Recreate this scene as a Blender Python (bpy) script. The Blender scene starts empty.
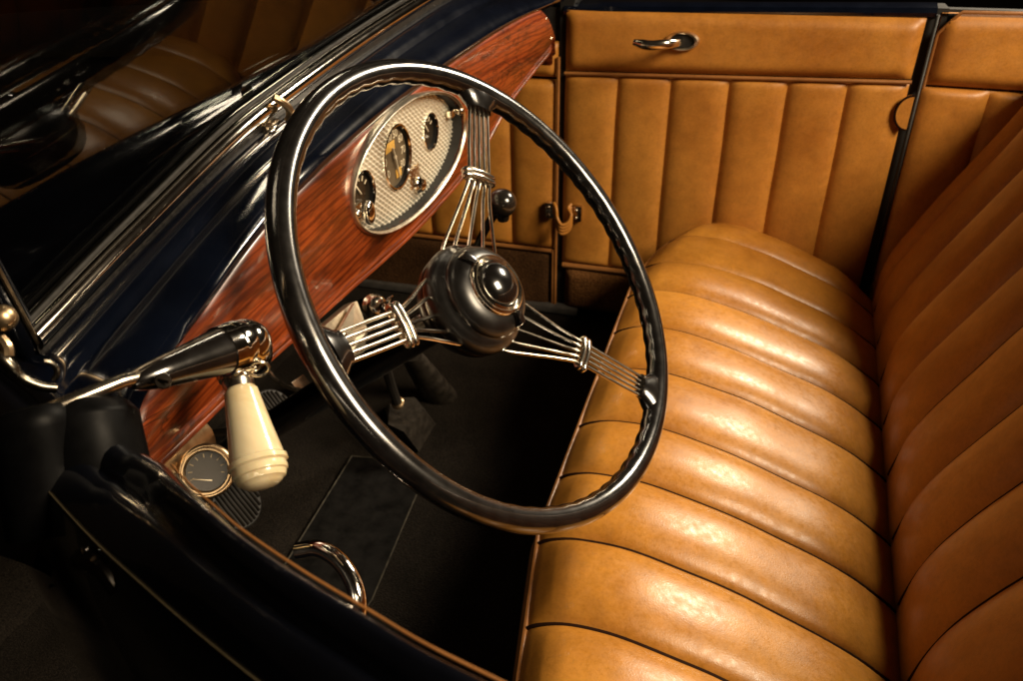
import bpy, bmesh, math, random
from mathutils import Vector, Matrix, noise
V = Vector
random.seed(4)
S = bpy.context.scene
C = S.collection
# ------------------------------------------------------------------ frame
# metres; +X = rear of the car, +Y = towards the far (passenger) side, +Z up.
# The eye is at the origin, 1.45 m above the ground.
F_PX, CX, CY, GROUND = 780.0, 511.5, 340.5, -1.45
AX = (V((0.95573214, 0.14266733, -0.25733659)), V((0.29380541, -0.51014018, 0.8083535)),
      V((-0.0159521, -0.8481763, -0.5294738)))        # rows: car axes seen from the eye
def ray(px, py):
    d = V((px-CX, py-CY, F_PX)); return V((AX[0].dot(d), AX[1].dot(d), AX[2].dot(d)))
def onX(px, py, x): k = ray(px, py); return k*(x/k.x)
def onY(px, py, y): k = ray(px, py); return k*(y/k.y)
def onZ(px, py, z): k = ray(px, py); return k*(z/k.z)
def onP(px, py, b, n): k = ray(px, py); return k*(n.dot(b)/n.dot(k))
def deep(px, py, d): return ray(px, py)*(d/F_PX)
def lerp(a, b, t): return a+(b-a)*t
def clamp(x, a=0., b=1.): return max(a, min(b, x))
def smooth(a, b, x): t = clamp((x-a)/(b-a)); return t*t*(3-2*t)
def table(pts):
    pts = sorted(pts)
    def f(x):
        if x <= pts[0][0]: i = 0
        elif x >= pts[-1][0]: i = len(pts)-2
        else:
            i = max(j for j in range(len(pts)-1) if pts[j][0] <= x)
        (x0, y0), (x1, y1) = pts[i], pts[i+1]
        m0 = (pts[i+1][1]-pts[i-1][1])/(pts[i+1][0]-pts[i-1][0]) if i > 0 else (y1-y0)/(x1-x0)
        m1 = (pts[i+2][1]-y0)/(pts[i+2][0]-x0) if i+2 < len(pts) else (y1-y0)/(x1-x0)
        h = x1-x0; t = (x-x0)/h
        if t < 0: return y0+m0*(x-x0)
        if t > 1: return y1+m1*(x-x1)
        return ((2*t**3-3*t*t+1)*y0+(t**3-2*t*t+t)*h*m0+(-2*t**3+3*t*t)*y1+(t**3-t*t)*h*m1)
    return f
# ------------------------------------------------------------------ materials
def newmat(name):
    m = bpy.data.materials.new(name); m.use_nodes = True
    nt = m.node_tree; nt.nodes.clear()
    o = nt.nodes.new('ShaderNodeOutputMaterial'); b = nt.nodes.new('ShaderNodeBsdfPrincipled')
    nt.links.new(b.outputs[0], o.inputs[0]); return m, nt, b
def N(nt, t, **k):
    n = nt.nodes.new(t)
    for a, v in k.items():
        if a in n.inputs: n.inputs[a].default_value = v
        else: setattr(n, a, v)
    return n
def coords(nt, scale=(1, 1, 1), rot=(0, 0, 0)):
    g = N(nt, 'ShaderNodeNewGeometry'); mp = N(nt, 'ShaderNodeMapping'); mp.inputs['Scale'].default_value = scale
    mp.inputs['Rotation'].default_value = rot
    nt.links.new(g.outputs['Position'], mp.inputs['Vector']); return mp.outputs[0]
def ramp(nt, src, stops):
    r = N(nt, 'ShaderNodeValToRGB'); e = r.color_ramp.elements
    while len(e) < len(stops): e.new(.5)
    for i, (p, c) in enumerate(stops):
        e[i].position = p; e[i].color = (c[0], c[1], c[2], 1) if isinstance(c, tuple) else (c, c, c, 1)
    nt.links.new(src, r.inputs[0]); return r.outputs[0]
def mixc(nt, a, b, fac, mode='MIX'):
    m = N(nt, 'ShaderNodeMix', data_type='RGBA', blend_type=mode)
    for s, k in ((fac, 0), (a, 6), (b, 7)):
        if hasattr(s, 'is_linked'): nt.links.new(s, m.inputs[k])
        else: m.inputs[k].default_value = s if k == 0 else (*s, 1)
    return m.outputs[2]
def bump(nt, b, h, strength, dist, prev=None):
    n = N(nt, 'ShaderNodeBump', Strength=strength, Distance=dist); nt.links.new(h, n.inputs['Height'])
    if prev: nt.links.new(prev, n.inputs['Normal'])
    nt.links.new(n.outputs[0], b.inputs['Normal']); return n.outputs[0]
def noise_t(nt, vec, sc, det=4, rough=.55, dist=0):
    n = N(nt, 'ShaderNodeTexNoise', Scale=sc, Detail=det, Roughness=rough, Distortion=dist)
    nt.links.new(vec, n.inputs['Vector']); return n.outputs[0]

def mat_leather(name, base, dark, rough=.37, grain=1.0):
    m, nt, b = newmat(name); v = coords(nt)
    n1 = noise_t(nt, v, 7, 5, .6); n2 = noise_t(nt, v, 55, 5, .65)
    c = ramp(nt, n1, [(.30, dark), (.62, base)])
    c2 = ramp(nt, n2, [(.30, .80), (.62, 1.0)]); c3 = ramp(nt, noise_t(nt, v, 260, 3, .7), [(.30, .80), (.55, 1.0)])
    nt.links.new(mixc(nt, mixc(nt, c, c2, .9, 'MULTIPLY'), c3, .8, 'MULTIPLY'), b.inputs['Base Color'])
    vo = N(nt, 'ShaderNodeTexVoronoi', Scale=330.0, feature='DISTANCE_TO_EDGE'); nt.links.new(v, vo.inputs['Vector'])
    vv = ramp(nt, vo.outputs['Distance'], [(0, 0.), (.35, 1.)])
    w = noise_t(nt, v, 90, 4, .6)
    p = bump(nt, b, vv,   .09*grain, .0004)
    bump(nt, b, w,   .07*grain, .0012, p)
    r = ramp(nt, noise_t(nt, v, 130, 3, .6), [(.3, rough-.07), (.7, rough+.1)])
    nt.links.new(r, b.inputs['Roughness'])
    b.inputs['Specular IOR Level'].default_value = .5
    return m
LEATHER = mat_leather('tan_leather', (.51, .224, .032), (.36, .138, .016), .35)
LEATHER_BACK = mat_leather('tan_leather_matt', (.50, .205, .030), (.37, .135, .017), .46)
LEATHER_TRIM = mat_leather('tan_trim_leather', (.54, .230, .036), (.38, .138, .017), .46, .8)
WELT = mat_leather('brown_welt', (.34, .14, .035), (.24, .09, .02), .45, .5)
SEAM = mat_leather('dark_seam', (.022, .008, .003), (.012, .004, .002), .8, .5)
SEAM.node_tree.nodes['Principled BSDF'].inputs['Specular IOR Level'].default_value = .08

def mat_plain(name, col, rough, metal=0., coat=0., var=.0, bumpy=0., scale=60, spec=.5):
    m, nt, b = newmat(name); v = coords(nt)
    n = noise_t(nt, v, scale, 4, .6)
    lo = tuple(c*(1-var) for c in col); hi = tuple(min(1, c*(1+var)) for c in col)
    nt.links.new(ramp(nt, n, [(.3, lo), (.7, hi)]), b.inputs['Base Color'])
    nt.links.new(ramp(nt, n, [(.3, rough*.85), (.75, min(1, rough*1.2))]), b.inputs['Roughness'])
    b.inputs['Metallic'].default_value = metal; b.inputs['Coat Weight'].default_value = coat
    b.inputs['Coat Roughness'].default_value = .04; b.inputs['Specular IOR Level'].default_value = spec
    if bumpy: bump(nt, b, n, bumpy, .001)
    return m
CHROME = mat_plain('chrome', (.82, .77, .69), .09, 1., var=.06, scale=40)
WIRE = mat_plain('plated_wire', (.84, .77, .65), .17, 1., var=.06, scale=40)
NICKEL = mat_plain('worn_nickel', (.62, .55, .45), .22, 1., var=.2, scale=90)
BEZEL = mat_plain('bright_nickel_rim', (.80, .71, .57), .32, 1., var=.1, scale=90)
BRONZE = mat_plain('satin_bronze', (.50, .36, .21), .34, 1., var=.2, scale=120)
STEEL_DUSTY = mat_plain('dusty_plated_steel', (.07, .065, .06), .42, .8, var=.5, scale=300)
PAINT = mat_plain('midnight_blue_paint', (.0016, .0030, .0080), .16, 0., 1., var=.2, scale=30)
PAINT_BLACK = mat_plain('near_black_paint', (.0018, .0022, .004), .2, 0., 1., var=.2, scale=30)
BAKELITE = mat_plain('black_bakelite', (.006, .005, .0045), .17, 0., 1., var=.4, scale=50, spec=.9)
RUBBER = mat_plain('black_rubber', (.010, .009, .008), .55, var=.4, bumpy=.2, scale=150)
BOOT = mat_plain('black_boot_leather', (.020, .016, .012), .5, var=.5, bumpy=.5, scale=70)
BLACK = mat_plain('matt_black', (.004, .0035, .003), .7, var=.3)
CREAM = mat_plain('cream_numerals', (.75, .66, .48), .5, var=.05)
YELLOW = mat_plain('amber_window', (.80, .47, .10), .5, var=.2, scale=300)
DIAL = mat_plain('brown_black_dial', (.13, .10, .06), .4, var=.3)
DIAL_DARK = mat_plain('dark_dial', (.018, .014, .009), .3, var=.3)
PIN = mat_plain('cream_pinstripe', (.10, .08, .045), .35, var=.1)
GROUNDM = mat_plain('dark_floor', (.012, .010, .008), .55, var=.4, scale=8)

def mat_ivory():
    m, nt, b = newmat('ivory_plastic'); v = coords(nt, (1, 1, 1))
    n = noise_t(nt, v, 22, 4, .6, .6)
    nt.links.new(ramp(nt, n, [(.3, (.50, .38, .19)), (.52, (.66, .56, .36)), (.75, (.74, .66, .46))]), b.inputs['Base Color'])
    b.inputs['Roughness'].default_value = .2; b.inputs['Coat Weight'].default_value = .5
    b.inputs['Subsurface Weight'].default_value = .35; b.inputs['Subsurface Radius'].default_value = (.01, .006, .003)
    b.inputs['Subsurface Scale'].default_value = .6
    return m
IVORY = mat_ivory()
def mat_wood():
    m, nt, b = newmat('varnished_burr_walnut')
    v = coords(nt, (10, 1.6, 26)); fine = coords(nt, (80, 17, 120)); big = coords(nt, (8, 4., 14))
    w = N(nt, 'ShaderNodeTexWave', Scale=1.5, Distortion=11.0, Detail=4.0, wave_type='BANDS', bands_direction='Z')
    w.inputs['Detail Scale'].default_value = 1.4; nt.links.new(v, w.inputs['Vector'])
    base = ramp(nt, w.outputs['Fac'], [(.0, (.12, .017, .003)), (.4, (.18, .029, .005)), (.7, (.26, .048, .008)), (1., (.20, .034, .006))])
    nf = noise_t(nt, fine, 1.0, 5, .7)
    st = ramp(nt, nf, [(.36, .28), (.50, 1.)])
    nb = noise_t(nt, big, 1.0, 5, .65, 1.6)
    bl = ramp(nt, nb, [(.38, .34), (.50, 1.)])
    c = mixc(nt, base, st, .75, 'MULTIPLY'); c = mixc(nt, c, bl, .7, 'MULTIPLY')
    # burr figure: thin dark curls
    mg = noise_t(nt, coords(nt, (26, 11, 26)), 1.0, 3, .5, 2.2)
    line = ramp(nt, mg, [(.455, 1.), (.49, .16), (.525, 1.)])
    patch = ramp(nt, noise_t(nt, coords(nt, (5, 3, 5)), 1.0, 2, .5), [(.5, 0.), (.62, 1.)])
    c = mixc(nt, c, mixc(nt, c, line, 1., 'MULTIPLY'), patch)
    nt.links.new(c, b.inputs['Base Color'])
    b.inputs['Roughness'].default_value = .32; b.inputs['Coat Weight'].default_value = .4; b.inputs['Coat Roughness'].default_value = .08
    bump(nt, b, nf, .05, .0006)
    return m
WOOD = mat_wood()
def mat_carpet(name, a, d, sc=420, st=.9):
    m, nt, b = newmat(name); v = coords(nt)
    n = noise_t(nt, v, sc, 3, .7); n2 = noise_t(nt, v, 12, 4, .6)
    c = mixc(nt, ramp(nt, n, [(.3, d), (.7, a)]), ramp(nt, n2, [(.3, .55), (.7, 1.)]), 1., 'MULTIPLY')
    nt.links.new(c, b.inputs['Base Color'])
    b.inputs['Roughness'].default_value = .95; b.inputs['Specular IOR Level'].default_value = .1
    bump(nt, b, n, st, .003)
    return m
CARPET = mat_carpet('black_carpet', (.030, .024, .018), (.003, .0022, .0017))
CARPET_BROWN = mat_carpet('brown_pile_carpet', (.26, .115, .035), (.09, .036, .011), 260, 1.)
def mat_glass():
    m = bpy.data.materials.new('windshield_glass'); m.use_nodes = True; nt = m.node_tree; nt.nodes.clear()
    o = N(nt, 'ShaderNodeOutputMaterial'); tr = N(nt, 'ShaderNodeBsdfTransparent'); gl = N(nt, 'ShaderNodeBsdfGlossy')
    tr.inputs[0].default_value = (.60, .62, .60, 1); gl.inputs['Roughness'].default_value = .02
    v = coords(nt, (30, 4, 30)); n = noise_t(nt, v, 3, 5, .7)
    nt.links.new(ramp(nt, n, [(.4, .012), (.8, .05)]), gl.inputs['Roughness'])
    lw = N(nt, 'ShaderNodeLayerWeight', Blend=.5); mx = N(nt, 'ShaderNodeMixShader')
    pw = N(nt, 'ShaderNodeMath', operation='POWER'); pw.inputs[1].default_value = 5.; nt.links.new(lw.outputs['Facing'], pw.inputs[0])
    ma = N(nt, 'ShaderNodeMath', operation='MULTIPLY_ADD'); ma.inputs[1].default_value = .95; ma.inputs[2].default_value = .05
    nt.links.new(pw.outputs[0], ma.inputs[0]); nt.links.new(ma.outputs[0], mx.inputs[0]); nt.links.new(tr.outputs[0], mx.inputs[1]); nt.links.new(gl.outputs[0], mx.inputs[2])
    nt.links.new(mx.outputs[0], o.inputs[0]); return m
GLASS = mat_glass()
# ------------------------------------------------------------------ mesh helpers
def frame_of(d):
    d = d.normalized(); a = V((0, 0, 1)) if abs(d.z) < .9 else V((1, 0, 0))
    u = a.cross(d).normalized(); return u, d.cross(u).normalized()
class MB:
    def __init__(s): s.bm = bmesh.new(); s.flat = []
    def face(s, vs, flat=False):
        try:
            f = s.bm.faces.new(vs)
            f.smooth = not flat
            return f
        except ValueError: pass
    def grid(s, P, closed_u=False, closed_v=False, keep=None):
        vs = [[s.bm.verts.new(p) for p in row] for row in P]
        n, k = len(vs), len(vs[0])
        for i in range(n if closed_u else n-1):
            for j in range(k if closed_v else k-1):
                q = (vs[i][j], vs[i][(j+1) % k], vs[(i+1) % n][(j+1) % k], vs[(i+1) % n][j])
                if keep and not keep(sum((x.co for x in q), V())/4): continue
                s.face(q)
        return vs
    def tube(s, pts, r, seg=12, cap=True, flat=1.0, up=None):
        """round bar along pts; r a number or one per point; flat squashes the section along 'up'"""
        pts = [V(p) for p in pts]; n = len(pts)
        rr = [r]*n if not hasattr(r, '__len__') else r
        rows = []; u = None
        for i, p in enumerate(pts):
            d = (pts[min(i+1, n-1)]-pts[max(i-1, 0)]).normalized()
            if u is None:
                u = up.copy() if up else frame_of(d)[0]
            u = (u-d*u.dot(d)).normalized(); w = d.cross(u)
            rows.append([p+(u*math.cos(a)*flat+w*math.sin(a))*rr[i] for a in (2*math.pi*k/seg for k in range(seg))])
        vs = s.grid(rows, closed_v=True)
        if cap:
            s.face(vs[0][::-1], True); s.face(vs[-1], True)
        return s
    def lathe(s, base, axis, prof, seg=40, cap=True):
        """prof: list of (distance along axis, radius)"""
        axis = axis.normalized(); u, w = frame_of(axis)
        rows = [[base+axis*t+(u*math.cos(a)+w*math.sin(a))*r for a in (2*math.pi*k/seg for k in range(seg))] for t, r in prof]
        vs = s.grid(rows, closed_v=True)
        if cap: s.face(vs[0][::-1], True); s.face(vs[-1], True)
        return s
    def box(s, c, u, v, w, bev=.15):
        """box with chamfered edges: centre and three half-axis vectors"""
        b2 = bmesh.new(); bmesh.ops.create_cube(b2, size=2)
        L = min(u.length, v.length, w.length)*bev
        for x in b2.verts: x.co = V((x.co.x*u.length, x.co.y*v.length, x.co.z*w.length))
        bmesh.ops.bevel(b2, geom=b2.edges[:], offset=L*1.2, segments=2, affect='EDGES', profile=.6)
        R = Matrix((u.normalized(), v.normalized(), w.normalized())).transposed()
        mp = {}
        for x in b2.verts: mp[x.index] = s.bm.verts.new(c+R @ x.co)
        for f in b2.faces: s.face([mp[x.index] for x in f.verts])
        b2.free(); return s
    def slab(s, poly, d, bev=0.):
        """flat outline with thickness d (a vector)"""
        a = [s.bm.verts.new(V(p)) for p in poly]; b = [s.bm.verts.new(V(p)+d) for p in poly]
        s.face(a[::-1], True); s.face(b, True); n = len(a)
        for i in range(n): s.face((a[i], a[(i+1) % n], b[(i+1) % n], b[i]), True)
        return s
    def ball(s, c, r, scale=(1, 1, 1), seg=28, rings=16):
        vs = []
        for i in range(1, rings):
            t = math.pi*i/rings
            vs.append([c+V((r*scale[0]*math.sin(t)*math.cos(a), r*scale[1]*math.sin(t)*math.sin(a), r*scale[2]*math.cos(t))) for a in (2*math.pi*k/seg for k in range(seg))])
        g = s.grid(vs, closed_v=True)
        t = s.bm.verts.new(c+V((0, 0, r*scale[2]))); b = s.bm.verts.new(c-V((0, 0, r*scale[2])))
        for k in range(seg):
            s.face((t, g[0][k], g[0][(k+1) % seg])); s.face((b, g[-1][(k+1) % seg], g[-1][k]))
        return s
def wpos(o):
    p = V(o.location)
    while o.parent: o = o.parent; p += V(o.location)
    return p
def obj(name, mb, mat, parent=None, label=None, edge=35):
    bm = mb.bm if isinstance(mb, MB) else mb
    bmesh.ops.remove_doubles(bm, verts=bm.verts[:], dist=1e-6)
    bmesh.ops.recalc_face_normals(bm, faces=bm.faces[:])
    c = V()
    for v in bm.verts: c += v.co
    c /= max(1, len(bm.verts))
    for v in bm.verts: v.co -= c
    for e in bm.edges:
        if len(e.link_faces) == 2 and e.calc_face_angle(0) > math.radians(edge): e.smooth = False
    me = bpy.data.meshes.new(name); bm.to_mesh(me); bm.free(); me.materials.append(mat)
    o = bpy.data.objects.new(name, me); C.objects.link(o)
    if parent: o.parent = parent; o.location = c-wpos(parent)
    else: o.location = c
    if label: o['label'] = label
    return o
def text_mesh(mb, txt, pos, xdir, ydir, size, depth=.0003):
    cu = bpy.data.curves.new('t', 'FONT'); cu.body = txt; cu.size = size; cu.align_x = 'CENTER'; cu.align_y = 'CENTER'; cu.extrude = depth
    o = bpy.data.objects.new('t', cu); C.objects.link(o)
    me = bpy.data.meshes.new_from_object(o.evaluated_get(bpy.context.evaluated_depsgraph_get()))
    z = xdir.cross(ydir); R = Matrix((xdir, ydir, z)).transposed()
    vs = [mb.bm.verts.new(pos+R @ v.co) for v in me.vertices]
    for p in me.polygons: mb.face([vs[i] for i in p.vertices], True)
    bpy.data.objects.remove(o); bpy.data.curves.remove(cu); bpy.data.meshes.remove(me)
def arc(c, u, v, r, a0, a1, n): return [c+(u*math.cos(t)+v*math.sin(t))*r for t in (math.radians(lerp(a0, a1, k/(n-1))) for k in range(n))]
def bez(pts, n):
    """smooth curve through points (Catmull-Rom)"""
    pts = [V(p) for p in pts]; out = []; P = [pts[0]*2-pts[1]]+pts+[pts[-1]*2-pts[-2]]
    for i in range(1, len(P)-2):
        for k in range(n):
            t = k/n; a, b, c, d = P[i-1:i+3]
            out.append(.5*((2*b)+(c-a)*t+(2*a-5*b+4*c-d)*t*t+(3*b-a-3*c+d)*t**3))
    return out+[pts[-1]]
def chan(t):
    """padded channel section, 0 at both seams"""
    q = abs(2*clamp(t)-1); return (1-q**2.8)**.72
# ------------------------------------------------------------------ the car
car = bpy.data.objects.new('vintage_roadster', None); C.objects.link(car)
car.location = (0, .80, GROUND)
car['label'] = 'midnight blue open vintage roadster with tan leather cockpit and walnut dashboard'
car['category'] = 'car'
g = MB(); g.grid([[V((x, y, GROUND)) for y in (-30, 30)] for x in (-30, 30)])
o = obj('floor', g, GROUNDM); o['kind'] = 'structure'; o['label'] = 'dark showroom floor under the car'

YD = 1.42      # inner face of the far door
# ---- seat cushion
SEAMS = [1.420, 1.300, 1.190, 1.083, .970, .860, .743, .646, .545, .444, .342, .240, .150]
def t_of(y):
    for i in range(len(SEAMS)-1):
        if SEAMS[i] >= y >= SEAMS[i+1]: return (SEAMS[i]-y)/(SEAMS[i]-SEAMS[i+1]), i
    return 0., 0
def ysamples(n=16):
    ys = []
    for i in range(len(SEAMS)-1):
        for k in range(n):
            t = k/n; t = t+.06*math.sin(4*math.pi*t)*(-1)*.6   # crowd samples near the seams
            ys.append(lerp(SEAMS[i], SEAMS[i+1], t))
    return ys+[SEAMS[-1]]
joint_x = lambda y: .245-.042*(1.3-y)
front_x = lambda y: -.152+.9*max(0., y-1.10)**2+.17*max(0., .56-y)
prof = [(-.004, -.80), (-.010, -.70), (-.012, -.640), (-.006, -.612), (.0, -.600), (.012, -.591), (.035, -.583), (.06, -.580), (.09, -.580), (.12, -.584), (.16, -.593), (.20, -.604),
        (.25, -.621), (.30, -.638), (.34, -.656), (.37, -.674), (.397, -.694), (.41, -.72)]
def cushion_pt(s, y, puff=.0150, lift=0.):
    k = int(s); k = min(k, len(prof)-2); t = s-k
    (a, za), (b, zb) = prof[k], prof[k+1]
    p0 = prof[max(k-1, 0)]; p3 = prof[min(k+2, len(prof)-1)]
    cr = lambda a0, b0, c0, d0: .5*(2*b0+(c0-a0)*t+(2*a0-5*b0+4*c0-d0)*t*t+(3*b0-a0-3*c0+d0)*t**3)
    x = cr(p0[0], a, b, p3[0]); z = cr(p0[1], za, zb, p3[1])
    tx = (b-a); tz = (zb-za); L = math.hypot(tx, tz); nx, nz = -tz/L, tx/L
    xf, xj = front_x(y), joint_x(y)
    ct, i = t_of(y); h = chan(ct)
    amp = puff*smooth(-.012, .05, x)*(.45+.55*(1-smooth(.30, .40, x)))
    drop = .030*smooth(1.30, 1.43, y)**1.5
    X = xf+x*(xj-xf)/.397+nx*(h*amp+lift); Z = z+nz*(h*amp+lift)-drop
    wob = noise.noise(V((X*9, y*9, 3.)))*.0022+noise.noise(V((X*26, y*30, 8.)))*.0003
    return V((X, y+noise.noise(V((X*11, y*7, 5.)))*.0022, Z+wob))
sv = []
for k in range(len(prof)-1): sv += [k+j/5 for j in range(5)]
sv.append(len(prof)-1.001)
g = MB(); g.grid([[cushion_pt(s, y) for y in ysamples()] for s in sv])
g.grid([[cushion_pt(s, 1.42)-V((0, 0, 0)), cushion_pt(s, 1.42)-V((0, 0, .0))*1+V((0, .0, -.2))] for s in sv])
cush = obj('seat_cushion', g, LEATHER, car, 'tan leather bench seat cushion with wide padded channels', 60)
for y in SEAMS[1:-1]:
    g = MB(); g.tube([cushion_pt(4+k*.3, y, lift=.0006) for k in range(44)], .0022, 8)
    obj('seam_piping', g, SEAM, cush)
g = MB(); g.tube([cushion_pt(4, y, 0.0, .001) for y in [1.36-.012*k for k in range(100)]], .0030, 8)
obj('edge_welt', g, WELT, cush)
# ---- seat back
bprof = [(0., -.760), (.002, -.700), (.004, -.665), (.010, -.625), (.022, -.585), (.040, -.545), (.062, -.500), (.088, -.448), (.116, -.394), (.142, -.342), (.164, -.296), (.188, -.268), (.220, -.258), (.260, -.268)]
def back_pt(s, y, puff=.0135, lift=0.):
    k = min(int(s), len(bprof)-2); t = s-k
    a, b = bprof[k], bprof[k+1]; p0 = bprof[max(k-1, 0)]; p3 = bprof[min(k+2, len(bprof)-1)]
    cr = lambda a0, b0, c0, d0: .5*(2*b0+(c0-a0)*t+(2*a0-5*b0+4*c0-d0)*t*t+(3*b0-a0-3*c0+d0)*t**3)
    x = cr(p0[0], a[0], b[0], p3[0]); z = cr(p0[1], a[1], b[1], p3[1])
    tx, tz = b[0]-a[0], b[1]-a[1]; L = math.hypot(tx, tz); nx, nz = -tz/L, tx/L
    ct, i = t_of(y); h = chan(ct)
    amp = puff*(.25+.75*smooth(-.70, -.60, z))*(1-.8*smooth(-.30, -.255, z))
    back = .03*smooth(1.33, 1.43, y)
    X = joint_x(y)+x+nx*(h*amp+lift)+back
    wob = noise.noise(V((z*9, y*9, 13.)))*.0016+noise.noise(V((z*26, y*30, 18.)))*.0005
    return V((X+wob, y+noise.noise(V((z*10, y*7, 25.)))*.0022, z+nz*(h*amp+lift)))
sv = []
for k in range(len(bprof)-1): sv += [k+j/5 for j in range(5)]
sv.append(len(bprof)-1.001)
g = MB(); g.grid([[back_pt(s, y) for y in ysamples()] for s in sv])
back = obj('seat_back', g, LEATHER_BACK, car, 'tan leather bench backrest with channels, in shade', 60)
for y in SEAMS[1:-1]:
    g = MB(); g.tube([back_pt(1.5+k*.25, y, lift=.0006) for k in range(44)], .0019, 8)
    obj('seam_piping', g, SEAM, back)

# ---- padded wall trim on the far side
def pad_panel(x0, x1, zt0, zt1, zb0, zb1, y, puff=.012, edge=.02, seams=None, nx=60, nz=30, cut=None, wobble=.0012):
    """padded panel facing -Y; seams = inner channel bounds in x. top zt0..zt1, bottom zb0..zb1"""
    xs = []
    bounds = [x0]+(seams or [])+[x1]
    for i in range(len(bounds)-1):
        m = max(10, int(nx/(len(bounds)-1)))
        for k in range(m): xs.append(lerp(bounds[i], bounds[i+1], k/m))
    xs.append(x1)
    P = []
    for k in range(nz+1):
        w = k/nz; w = .5-.5*math.cos(math.pi*w)
        row = []
        for x in xs:
            u = (x-x0)/(x1-x0)
            zt = lerp(zt0, zt1, u); zb = lerp(zb0, zb1, u); z = lerp(zb, zt, w)
            for i in range(len(bounds)-1):
                if bounds[i] <= x <= bounds[i+1]: ct = (x-bounds[i])/(bounds[i+1]-bounds[i]); break
            if seams: h = chan(ct)
            else:
                dx = min(x-x0, x1-x); h = 1-(1-clamp(dx/edge))**2.2
            dz = min(z-zb, zt-z); h *= (1-(1-clamp(dz/edge))**2.4)
            n = noise.noise(V((x*8, z*8, y*3)))*wobble
            row.append(V((x+noise.noise(V((z*9, x*6, y)))*.0014, y-.002-h*(puff+n), z)))
        P.append(row)
    g = MB(); g.grid(P, keep=cut)
    b = [p+V((0, .01, 0)) for p in P[-1]]; g.grid([P[-1], b])
    g.grid([P[0], [p+V((0, .01, 0)) for p in P[0]]])
    g.grid([[r[0] for r in P], [r[0]+V((0, .01, 0)) for r in P]]); g.grid([[r[-1] for r in P], [r[-1]+V((0, .01, 0)) for r in P]])
    return g
# far door
g = MB(); g.box(V((-.05, YD+.045, -.53)), V((.286, 0, 0)), V((0, .035, 0)), V((0, 0, .31)), .2)
door = obj('passenger_door', g, PAINT_BLACK, car, 'far door trimmed in padded tan leather')
obj('upper_pad', pad_panel(-.339, .232, -.232, -.226, -.334, -.318, YD, .013, .022, nx=90, nz=26), LEATHER_TRIM, door)
obj('channel_pad', pad_panel(-.339, .232, -.340, -.324, -.716, -.716, YD, .011, .012, [-.243, -.149, -.049, .046, .140], nx=96, nz=40), LEATHER_TRIM, door)
g = MB(); g.tube([V((lerp(-.339, .232, k/30), YD-.010, lerp(-.337, -.321, k/30))) for k in range(31)], .0032, 8)
obj('piping', g, WELT, door)
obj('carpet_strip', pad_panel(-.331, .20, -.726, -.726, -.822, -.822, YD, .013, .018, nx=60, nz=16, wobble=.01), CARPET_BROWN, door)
g = MB(); g.tube([V((x, YD-.008, -.7205)) for x in (-.336, 0, .2)], .0055, 8)
obj('carpet_binding', g, WELT, door)
g = MB()     # rounded painted rail along the top of the door
xs = [-.345+.59*k/20 for k in range(21)]
sec = [(.0, -.236), (-.006, -.232), (-.008, -.226), (-.003, -.219), (.012, -.214), (.035, -.216), (.06, -.226), (.085, -.25), (.10, -.30), (.10, -.6)]
g.grid([[V((x, YD+.005+a, z+.008*(x+.05)/.3)) for a, z in sec] for x in xs])
obj('top_rail', g, PAINT, door)
# handle: oval escutcheon and lever
hb = V((-.135, YD-.0172, -.272))
g = MB(); rows = []
for k in range(28):
    a = 2*math.pi*k/28; d = V((math.cos(a)*.026, 0, math.sin(a)*.0145))
    rows.append([hb+d*1.12+V((0, .004, 0)), hb+d*1.08+V((0, -.003, 0)), hb+d*.98+V((0, -.006, 0)), hb+d*.84+V((0, -.005, 0)), hb+d*.74+V((0, .001, 0)), hb+d*.70+V((0, .006, 0))])
g.grid(rows, closed_u=True); esc = obj('handle_escutcheon', g, BEZEL, door)
g = MB(); g.slab([hb+V((math.cos(a)*.0195, -.0005, math.sin(a)*.0105)) for a in (2*math.pi*k/28 for k in range(28))], V((0, .003, 0)))
obj('escutcheon_recess', g, BLACK, esc)
g = MB()
pts = bez([hb+V((0, .004, 0)), hb+V((-.006, -.018, 0)), hb+V((-.022, -.036, .001)), hb+V((-.048, -.042, -.001)), hb+V((-.076, -.042, .003))], 8)
n = len(pts)
g.tube(pts, [lerp(.0062, .0085, smooth(.2, .6, i/n))*(1-.45*smooth(.8, 1., i/n)) for i in range(n)], 14, flat=.75, up=V((0, 1, 0)))
obj('door_handle', g, WIRE, door)
# striker notch
g = MB(); g.slab([V((.2405, YD-.018, -.368)) + V((math.cos(a)*.021, 0, math.sin(a)*.026)) for a in (math.radians(90+180*k/14) for k in range(15))], V((0, .016, 0)))
obj('hinge_cover', g, LEATHER_TRIM, door)
g = MB(); g.tube([V((.2405, YD-.016, -.368))+V((math.cos(a)*.0225, 0, math.sin(a)*.0275)) for a in (math.radians(90+180*k/14) for k in range(15))], .0020, 8)
obj('hinge_cover_trim', g, SEAM, door)
# ---- body panels round the far door: posts, kick panel, quarter panel
g = MB()
g.slab([V((-.352, YD+.004, -.86)), V((-.334, YD+.004, -.86)), V((-.334, YD+.004, -.245)), V((-.325, YD+.004, -.215)), V((-.352, YD+.004, -.20))], V((0, .05, 0)))
obj('front_door_post', g, BLACK, car)
g = MB()
g.slab([V((.226, YD+.004, -.86)), V((.262, YD+.004, -.86)), V((.262, YD+.004, -.212)), V((.226, YD+.004, -.212))], V((0, .05, 0)))
post = obj('rear_door_post', g, BLACK, car)
g = MB(); g.tube([V((.2465, YD-.006, -.22)), V((.2465, YD-.006, -.70))], .0028, 8)
obj('post_welt', g, RUBBER, post)
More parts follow.
